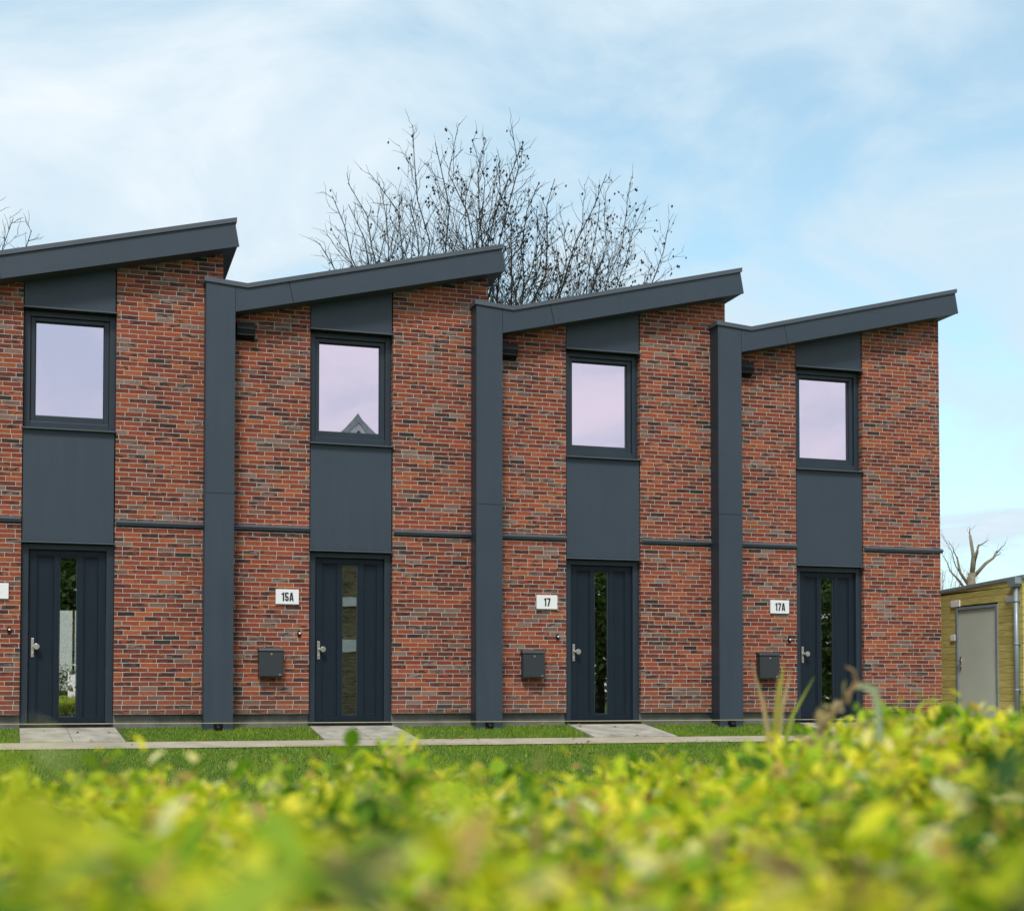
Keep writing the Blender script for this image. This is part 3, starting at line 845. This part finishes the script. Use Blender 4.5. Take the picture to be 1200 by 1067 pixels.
TG3 = [(-3.1, 18, 12.1), (-3.55, 18.4, 12.5), (-4.0, 17.7, 12.6), (-4.6, 18.3, 13.0), (-5.3, 17.8, 13.1), (-6.2, 18.2, 12.9), (-7, 18, 12.2), (-5.6, 19, 12.6)]
t3 = bare_tree('bare_tree', (-5.6, 18, .05), 5.0, TG3, 'bark', 21, .18, 3, .36)
tag(t3, 'leafless tree at the left picture edge, twigs above the house 15 roof', 'tree')

# pollarded tree behind the shed
rnd = random.Random(3)
pt = empty('pollarded_tree', (32.7, 30, .2))
b = MB(); b.mat = 'bark_pale'
b.tube([(0, 0, -.2), (.02, 0, 2), (.0, 0, 4.2), (.12, 0, 5.2)], [.28, .22, .19, .16], 'bark_pale', 12)
b.build('trunk', pt)
b = MB(); b.mat = 'bark_pale'
for pts, r0, r1 in ((((.1, 0, 5.0), (.2, 0, 5.9), (.12, .1, 6.75)), .17, .085), (((.15, 0, 5.1), (.42, .2, 5.9), (.62, .2, 6.4)), .13, .07), (((.15, 0, 5.0), (.7, -.1, 5.6), (1.15, 0, 5.85), (1.32, 0, 6.15)), .13, .05),
                     (((.05, 0, 4.6), (-.35, .1, 5.2), (-.58, 0, 5.85)), .12, .055), (((.0, 0, 4.3), (-.55, 0, 4.95), (-.95, 0, 5.30)), .11, .04), (((.35, .1, 5.7), (.42, 0, 6.1), (.38, 0, 6.3)), .06, .04)):
    n = len(pts); b.tube(pts, [(r0 + (r1 - r0) * i / (n - 1)) * .62 for i in range(n)], 'bark_pale', 9)
b.build('limb_stubs', pt)
b = MB(); b.mat = 'bark_pale'; tips = []
for (s, e) in (((-.35, .1, 5.2), (-1.25, .1, 6.75)), ((-.58, 0, 5.8), (-1.0, 0, 6.5)), ((1.25, 0, 6.0), (1.75, 0, 6.5)), ((.62, .2, 6.35), (.95, 0, 6.6)), ((1.1, 0, 5.85), (1.7, .2, 6.1)), ((-.9, 0, 5.3), (-1.4, 0, 6.1)), ((.12, .1, 6.7), (.0, 0, 7.1))):
    q = branch_path(s, Vector(e) - Vector(s), e, 5, .03, rnd); b.tube(q, [.028, .024, .02, .016, .012, .008], 'bark', 4, True, False)
    side_shoots(b, q, .02, 1, rnd, tips, .22, .5, .6)
b.build('twigs', pt)
tag(pt, 'pollarded tree with cut limb stubs behind the timber shed', 'tree')
sb = empty('bare_shrub', (29.4, 27, .1))
b = MB(); b.mat = 'redtwig'; tips = []
for i in range(26):
    e = (rnd.uniform(-1.3, 1.6), rnd.uniform(-.8, .8), rnd.uniform(3.9, 5.5)); s = (rnd.uniform(-.2, .2), rnd.uniform(-.2, .2), 0)
    q = branch_path(s, Vector((e[0] * .4, 0, 4)), e, 8, .02, rnd); b.tube(q, [.03 - .003 * k for k in range(9)], 'redtwig', 4, True, False)
    side_shoots(b, q, .02, 1, rnd, tips, .25, .4, .9)
b.build('stems', sb)
tag(sb, 'reddish leafless shrub between the end house and the pollarded tree', 'shrub')

# ------------------------------------------------------------------ leaf builder
def leaves(P, D, NRM, LEN, WID, fold=.25):
    """P base points, D leaf direction, NRM leaf normal; six-point folded leaves (two quads)"""
    D = D / np.linalg.norm(D, axis=1, keepdims=True)
    Sd = np.cross(D, NRM); Sd /= np.maximum(1e-6, np.linalg.norm(Sd, axis=1, keepdims=True))
    Nn = np.cross(Sd, D)
    L_ = LEN[:, None]; W_ = WID[:, None] / 2
    droop = -Nn * L_ * .10
    tip = P + D * L_ + droop * 1.5
    l1 = P + D * L_ * .30 + Sd * W_ + Nn * W_ * fold; l2 = P + D * L_ * .70 + Sd * W_ * .82 + Nn * W_ * fold + droop * .5
    r1 = P + D * L_ * .30 - Sd * W_ + Nn * W_ * fold; r2 = P + D * L_ * .70 - Sd * W_ * .82 + Nn * W_ * fold + droop * .5
    V = np.stack([P, l1, l2, tip, r2, r1], 1).reshape(-1, 3)
    k = np.arange(len(P)) * 6
    F = np.stack([np.stack([k, k + 3, k + 2, k + 1], 1), np.stack([k, k + 5, k + 4, k + 3], 1)], 1).reshape(-1, 4)
    return V, F
def shoots(base, top, per, ll, spread=.9):
    """alternate leaves along straight shoots base->top"""
    n = len(base); ax = top - base
    t = (np.arange(per)[None, :] + rng.uniform(-.3, .3, (n, per))) / per
    t = np.clip(t, 0, 1) ** .8
    P = base[:, None, :] + ax[:, None, :] * t[..., None]
    az = rng.uniform(0, 6.283, (n, 1)) + np.arange(per)[None, :] * 2.4 + rng.uniform(-.5, .5, (n, per))
    el = rng.uniform(-.35, .75, (n, per)) + .5 * (t > .85)
    D = np.stack([np.cos(az) * np.cos(el), np.sin(az) * np.cos(el), np.sin(el)], -1)
    Nn = np.stack([-np.cos(az) * np.sin(el), -np.sin(az) * np.sin(el), np.cos(el)], -1) + rng.normal(0, .35, (n, per, 3))
    LEN = ll * rng.uniform(.45, 1.4, (n, per)) * (1 - .35 * (t > .9)); WID = LEN * rng.uniform(.42, .62, (n, per))
    return leaves(P.reshape(-1, 3), D.reshape(-1, 3), Nn.reshape(-1, 3), LEN.ravel(), WID.ravel())

V, F = leaves(*FALL)
tag(np_mesh('fallen_leaves', V, F, 'fallen'), 'scattered brown fallen leaves on the lawn and path', 'leaves', kind='stuff')

# ------------------------------------------------------------------ hedge in front of the camera
VF = np.array([.2975, .9547]); VR = np.array([.9547, -.2975]); C2 = np.array([CAM.x, CAM.y])
LATS = np.array([-2.2, -1.5, -.364, -.30, -.24, -.18, -.12, -.08, -.03, .02, .06, .10, .14, .18, .22, .26, .30, .36, 1.5, 2.2])
TOPY = np.array([926, 930, 930, 914, 922, 920, 900, 886, 916, 926, 914, 902, 908, 890, 858, 848, 843, 850, 850, 850])
def hedge_top(lat, d):
    y = np.interp(lat / np.maximum(d, .3), LATS, TOPY)
    prof = .499 - (y - 813) * np.clip(d, 2.3, 3.6) / 1650
    s = np.clip((d - .9) / 1.6, 0, 1); s = s * s * (3 - 2 * s)
    wav = .018 * np.sin(lat * 7.1 + 2) * np.sin(d * 5.3 + 1) + .012 * np.sin(lat * 13 + d * 11)
    near = .392 + np.interp(lat / d, [-.4, -.05, .12, .4], [.076, .070, .036, .040]) * np.clip((1.15 - d) / .7, 0, 1)
    return (near + wav * np.clip(d, .4, 1)) * (1 - s) + (prof + wav * .8) * s
n = 9800
d = np.sqrt(rng.uniform(.30 ** 2, 3.7 ** 2, n)); half = .40 * d + .95
lat = rng.uniform(-1, 1, n) * half
keep = d < np.interp(lat, [-.5, -.1, .2, .5, 1.2], [2.7, 2.9, 3.0, 3.7, 3.7])
d, lat, half = d[keep], lat[keep], half[keep]; n = len(d)
zt = hedge_top(lat, d)
ht = np.where(rng.random(n) < .12, rng.uniform(.0, .045, n), rng.normal(-.02, .018, n)) * np.clip(d / 1.4, .3, 1)
top = np.stack([C2[0] + VF[0] * d + VR[0] * lat, C2[1] + VF[1] * d + VR[1] * lat, zt + ht], 1)
lean = rng.normal(0, .07, (n, 2))
base = top.copy(); base[:, :2] += lean; base[:, 2] -= rng.uniform(.20, .34, n)
HD = empty('hedge', (C2[0] + VF[0] * 1.7, C2[1] + VF[1] * 1.7, gz(-17)))
V0, F0 = shoots(base, top, 15, .034)
off = np.array(HD.location)
# tall tips that stand up just in front of the lens
d = np.array([.42, .40, .47, .36, .52, .40, .44, .58, .62, .40, .47])
px = np.array([85, 60, 470, 560, 545, 120, 440, 250, 320, 30, 585]); py = np.array([812, 828, 800, 822, 846, 850, 842, 905, 880, 870, 860])
lat = (px - 600) / 1650 * d
top = np.stack([C2[0] + VF[0] * d + VR[0] * lat, C2[1] + VF[1] * d + VR[1] * lat, .499 - (py - 813) / 1650 * d - .006], 1)
base = top + np.stack([rng.normal(0, .01, len(d)), rng.normal(0, .01, len(d)), -np.full(len(d), .13)], 1)
V, F = shoots(base, top, 5, .020)
np_mesh('leaves', np.concatenate([V0, V]) - off, np.concatenate([F0, F + len(V0)]), 'leaf', HD)
# deep green shoots close on the right
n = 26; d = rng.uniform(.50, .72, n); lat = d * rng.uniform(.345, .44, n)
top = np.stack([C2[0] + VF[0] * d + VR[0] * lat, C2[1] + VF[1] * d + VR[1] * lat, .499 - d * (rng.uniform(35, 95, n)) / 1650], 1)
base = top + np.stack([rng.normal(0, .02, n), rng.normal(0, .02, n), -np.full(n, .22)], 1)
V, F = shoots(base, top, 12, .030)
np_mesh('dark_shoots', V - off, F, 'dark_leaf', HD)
# stems inside the hedge
b = MB(); rr = random.Random(2)
for i in range(420):
    dd = math.sqrt(rr.uniform(.25, 8.4)); la = rr.uniform(-1, 1) * (.40 * dd + .5)
    x, y = C2 + VF * dd + VR * la; zt_ = float(hedge_top(np.array([la]), np.array([dd]))[0]) + rr.uniform(-.10, -.005)
    bx, by = x + rr.gauss(0, .10), y + rr.gauss(0, .10)
    b.tube([(bx - off[0], by - off[1], gz(y) - off[2] - .02), ((x + bx) / 2 - off[0] + rr.gauss(0, .02), (y + by) / 2 - off[1], .12 - off[2]), (x - off[0], y - off[1], zt_ - off[2])], [.006, .0045, .002], 'twig', 5, True, False)
b.build('stems', HD)
tag(HD, 'low yellow green hedge filling the front of the picture', 'hedge')
b = MB()
pp = [C2 + VF * dd + VR * la for dd, la in ((.15, -1.0), (.15, 1.0), (3.1, 2.1), (3.1, -2.1))]
b.add([(p[0], p[1], gz(p[1]) + .008) for p in pp], [(0, 1, 2, 3)], 'soil'); o = b.build('soil_bed'); o['kind'] = 'structure'

# tuft of long grass and a bent dry stem in the hedge
TF = empty('grass_tuft', (-.46, -16.02, -.38))
b = MB()
CR = Vector((VR[0], VR[1], 0))
for (lx, zt_, ln, wd, mt) in ((.0, .952, .024, .026, 'blade'), (.018, .935, .022, .020, 'straw'), (.036, .918, .056, .022, 'blade'), (-.016, .950, -.034, .022, 'straw'), (.006, .925, .006, .024, 'blade'), (.008, .86, .012, .011, 'straw'), (.02, .83, -.03, .009, 'straw')):
    pts = []
    for i in range(7):
        t = i / 6; pts.append(CR * (lx * .12 + (ln + lx * .9) * t ** 4.5) + Vector((0, 0, .35 + (zt_ - .35) * (1.08 * t - .08 * t * t))))
    n_ = len(pts); vs = []
    for i, p in enumerate(pts):
        ww = wd / 2 * (1 - (i / 6) ** 2 * .92); vs += [p - CR * ww + Vector((0, .004 * (i % 2), 0)), p + Vector((VF[0] * .003, VF[1] * .003, 0)), p + CR * ww]
    b.add(vs, [(3 * i + q_, 3 * i + q_ + 1, 3 * i + q_ + 4, 3 * i + q_ + 3) for i in range(6) for q_ in (0, 1)], mt, True)
b.build('blades', TF)
tag(TF, 'tuft of long yellowing grass blades standing out of the hedge', 'grass tuft')
tw = MB()
tw.tube([(-1.40, -17.55, .28), (-1.33, -17.57, .375), (-1.262, -17.59, .432), (-1.232, -17.60, .470), (-1.212, -17.605, .494), (-1.200, -17.607, .512), (-1.203, -17.607, .524), (-1.212, -17.607, .528)], [.0034, .0034, .003, .003, .0026, .0022, .0018, .0012], 'twig', 8)
tw.v = [tuple(CAM + (Vector(v) - CAM) * 1.6) for v in tw.v]
to = tw.build('dry_stem'); tag(to, 'bent brown stem leaning up out of the hedge near the grass tuft', 'stem')
pth_s = 1.6; nl = 34; tt = np.linspace(.25, .95, nl)
pth = np.array([(-1.33, -17.57, .375), (-1.262, -17.59, .432), (-1.232, -17.60, .470), (-1.200, -17.607, .512)])
pth = np.array(CAM) + (pth - np.array(CAM)) * pth_s
PB = np.stack([np.interp(tt, np.linspace(0, 1, 4), pth[:, i]) for i in range(3)], 1)
V, F = leaves(PB, rng.normal(0, 1, (nl, 3)) + np.array([0, 0, .3]), rng.normal(0, 1, (nl, 3)), rng.uniform(.02, .042, nl), rng.uniform(.008, .016, nl))
np_mesh('withered_leaves', V, F, 'straw', to)

b = MB(); vs = []
for i in range(13):
    t = i / 12; a = t * 2.3
    p = Vector((0, 0, .30)) * min(1, t * 1.6) + (CR * (-.034 * (1 - math.cos(max(0, a - .9)))) + Vector((0, 0, .022 * math.sin(max(0, a - .9)))))
    ww = .0075 * (1 - .55 * t ** 3); vs += [p - CR * ww * (1 - .5 * t) - Vector((0, 0, ww * t)), p + Vector((VF[0], VF[1], 0)) * .003, p + CR * ww * (1 - .5 * t) + Vector((0, 0, ww * t))]
b.add(vs, [(3 * i + q_, 3 * i + q_ + 1, 3 * i + q_ + 4, 3 * i + q_ + 3) for i in range(12) for q_ in (0, 1)], 'arch', True)
ab = b.build('arching_grass'); ab.location = (-.93, -17.22, .19)  # a single pale grass blade, bent over at the tip
tag(ab, 'pale grass blade arching over beside the bent brown stem', 'grass')

# ------------------------------------------------------------------ beyond: garden behind house 15
def leafy(name, loc, n, rad, h0, h1, ll, mat, seed, lab, cat, trunk_r=.0):
    r = np.random.default_rng(seed); root = empty(name, loc)
    cl = int(max(8, n / 90)); cen = r.normal(0, 1, (cl, 3)); cen /= np.linalg.norm(cen, axis=1, keepdims=True); cen *= r.uniform(.35, 1, (cl, 1)) ** .6
    cen = cen * np.array([rad, rad, (h1 - h0) / 2]) + np.array([0, 0, (h0 + h1) / 2])
    i = r.integers(0, cl, n); P = cen[i] + r.normal(0, .20, (n, 3)) * np.array([rad, rad, rad])
    D = r.normal(0, 1, (n, 3)); Nn = r.normal(0, .6, (n, 3)) + np.array([0, 0, 1])
    LEN = ll * r.uniform(.6, 1.3, n)
    V, F = leaves(P, D, Nn, LEN, LEN * .55)
    np_mesh('crown' if trunk_r else 'leaves', V, F, mat, root)
    if trunk_r:
        b = MB(); b.tube([(0, 0, -.1), (.03, 0, h0), (0, .03, (h0 + h1) / 2)], [trunk_r * 1.2, trunk_r, trunk_r * .5], 'bark', 10); b.build('trunk', root)
    else:
        b = MB()
        for k in range(6): b.tube([(0, 0, -.05), (math.cos(k) * rad * .5, math.sin(k) * rad * .5, (h0 + h1) / 2)], [.012, .005], 'bark', 5)
        b.build('stems', root)
    return tag(root, lab, cat)
leafy('garden_bush', (-2.12, 12.6, .05), 2600, .42, .05, .98, .05, 'ever', 4, 'small green bush glimpsed low through the leftmost door glass', 'bush')
b = MB(); b.tube([(0, 0, 0), (0, 0, 3.4)], .03, 'bark', 8)
pl = b.build('garden_pole'); pl.location = (-2.0, 15.5, .05)
b = MB(); b.box(-.28, .04, -.02, .02, 2.55, 2.60, 'bark'); b.build('cross_arm', pl)
tag(pl, 'thin pole glimpsed through the leftmost door glass', 'pole')

# ------------------------------------------------------------------ across the street, seen mirrored in the glass
GX, GY = 7.94, -32.0
GH = empty('gabled_house', (GX, GY, -.4))
hw, ridge = 4.6, 11.1; ev = ridge - hw * 1.08
b = MB(); b.prism_y([(-hw, 0), (hw, 0), (hw, ev), (0, ridge - .25), (-hw, ev)], -9, 0, 'brick_far'); b.build('wall', GH)
b = MB()
for s in (-1, 1):
    poly = [(0, ridge - .20), (s * (hw + .35), ev - .58), (s * (hw + .35), ev - .33), (0, ridge + .10)]
    b.prism_y(poly if s < 0 else poly[::-1], -9.3, .42, 'tiles')
rf = b.build('roof', GH)
b = MB()
for s in (-1, 1):
    poly = [(0, ridge - .50), (s * (hw + .30), ev - .86), (s * (hw + .30), ev - .60), (0, ridge - .22)]
    b.prism_y(poly if s < 0 else poly[::-1], .18, .38, 'barge')
b.build('bargeboard', rf)
b = MB(); b.box(-hw + .2, hw - .2, .002, .12, 4.12, 4.45, 'barge'); b.box(-hw + .2, hw - .2, .002, .12, 2.45, 2.90, 'barge'); b.build('white_band', GH)
b = MB(); b.prism_y([(-.5, ridge - 2.3), (.5, ridge - 2.3), (.5, ridge - 1.5), (0, ridge - 1.0), (-.5, ridge - 1.5)], .002, .06, 'frame'); b.build('attic_window', GH)
tag(GH, 'gabled house across the street, its roof peak mirrored in an upstairs window', 'house')
leafy('street_tree', (-2.4, -32.5, -.4), 15000, 2.4, 1.6, 8.0, .24, 'ever', 17, 'leafy tree across the street, mirrored in the leftmost door glass', 'tree', .2)
leafy('street_tree', (17.5, -32, -.4), 16000, 2.6, 1.2, 8.0, .24, 'ever', 12, 'leafy tree across the street, mirrored in the door glass of 17', 'tree', .2)
leafy('street_tree', (27.4, -31, -.4), 16000, 2.6, .5, 8.2, .24, 'ever', 15, 'leafy tree across the street, mirrored in the door glass of 17A', 'tree', .2)
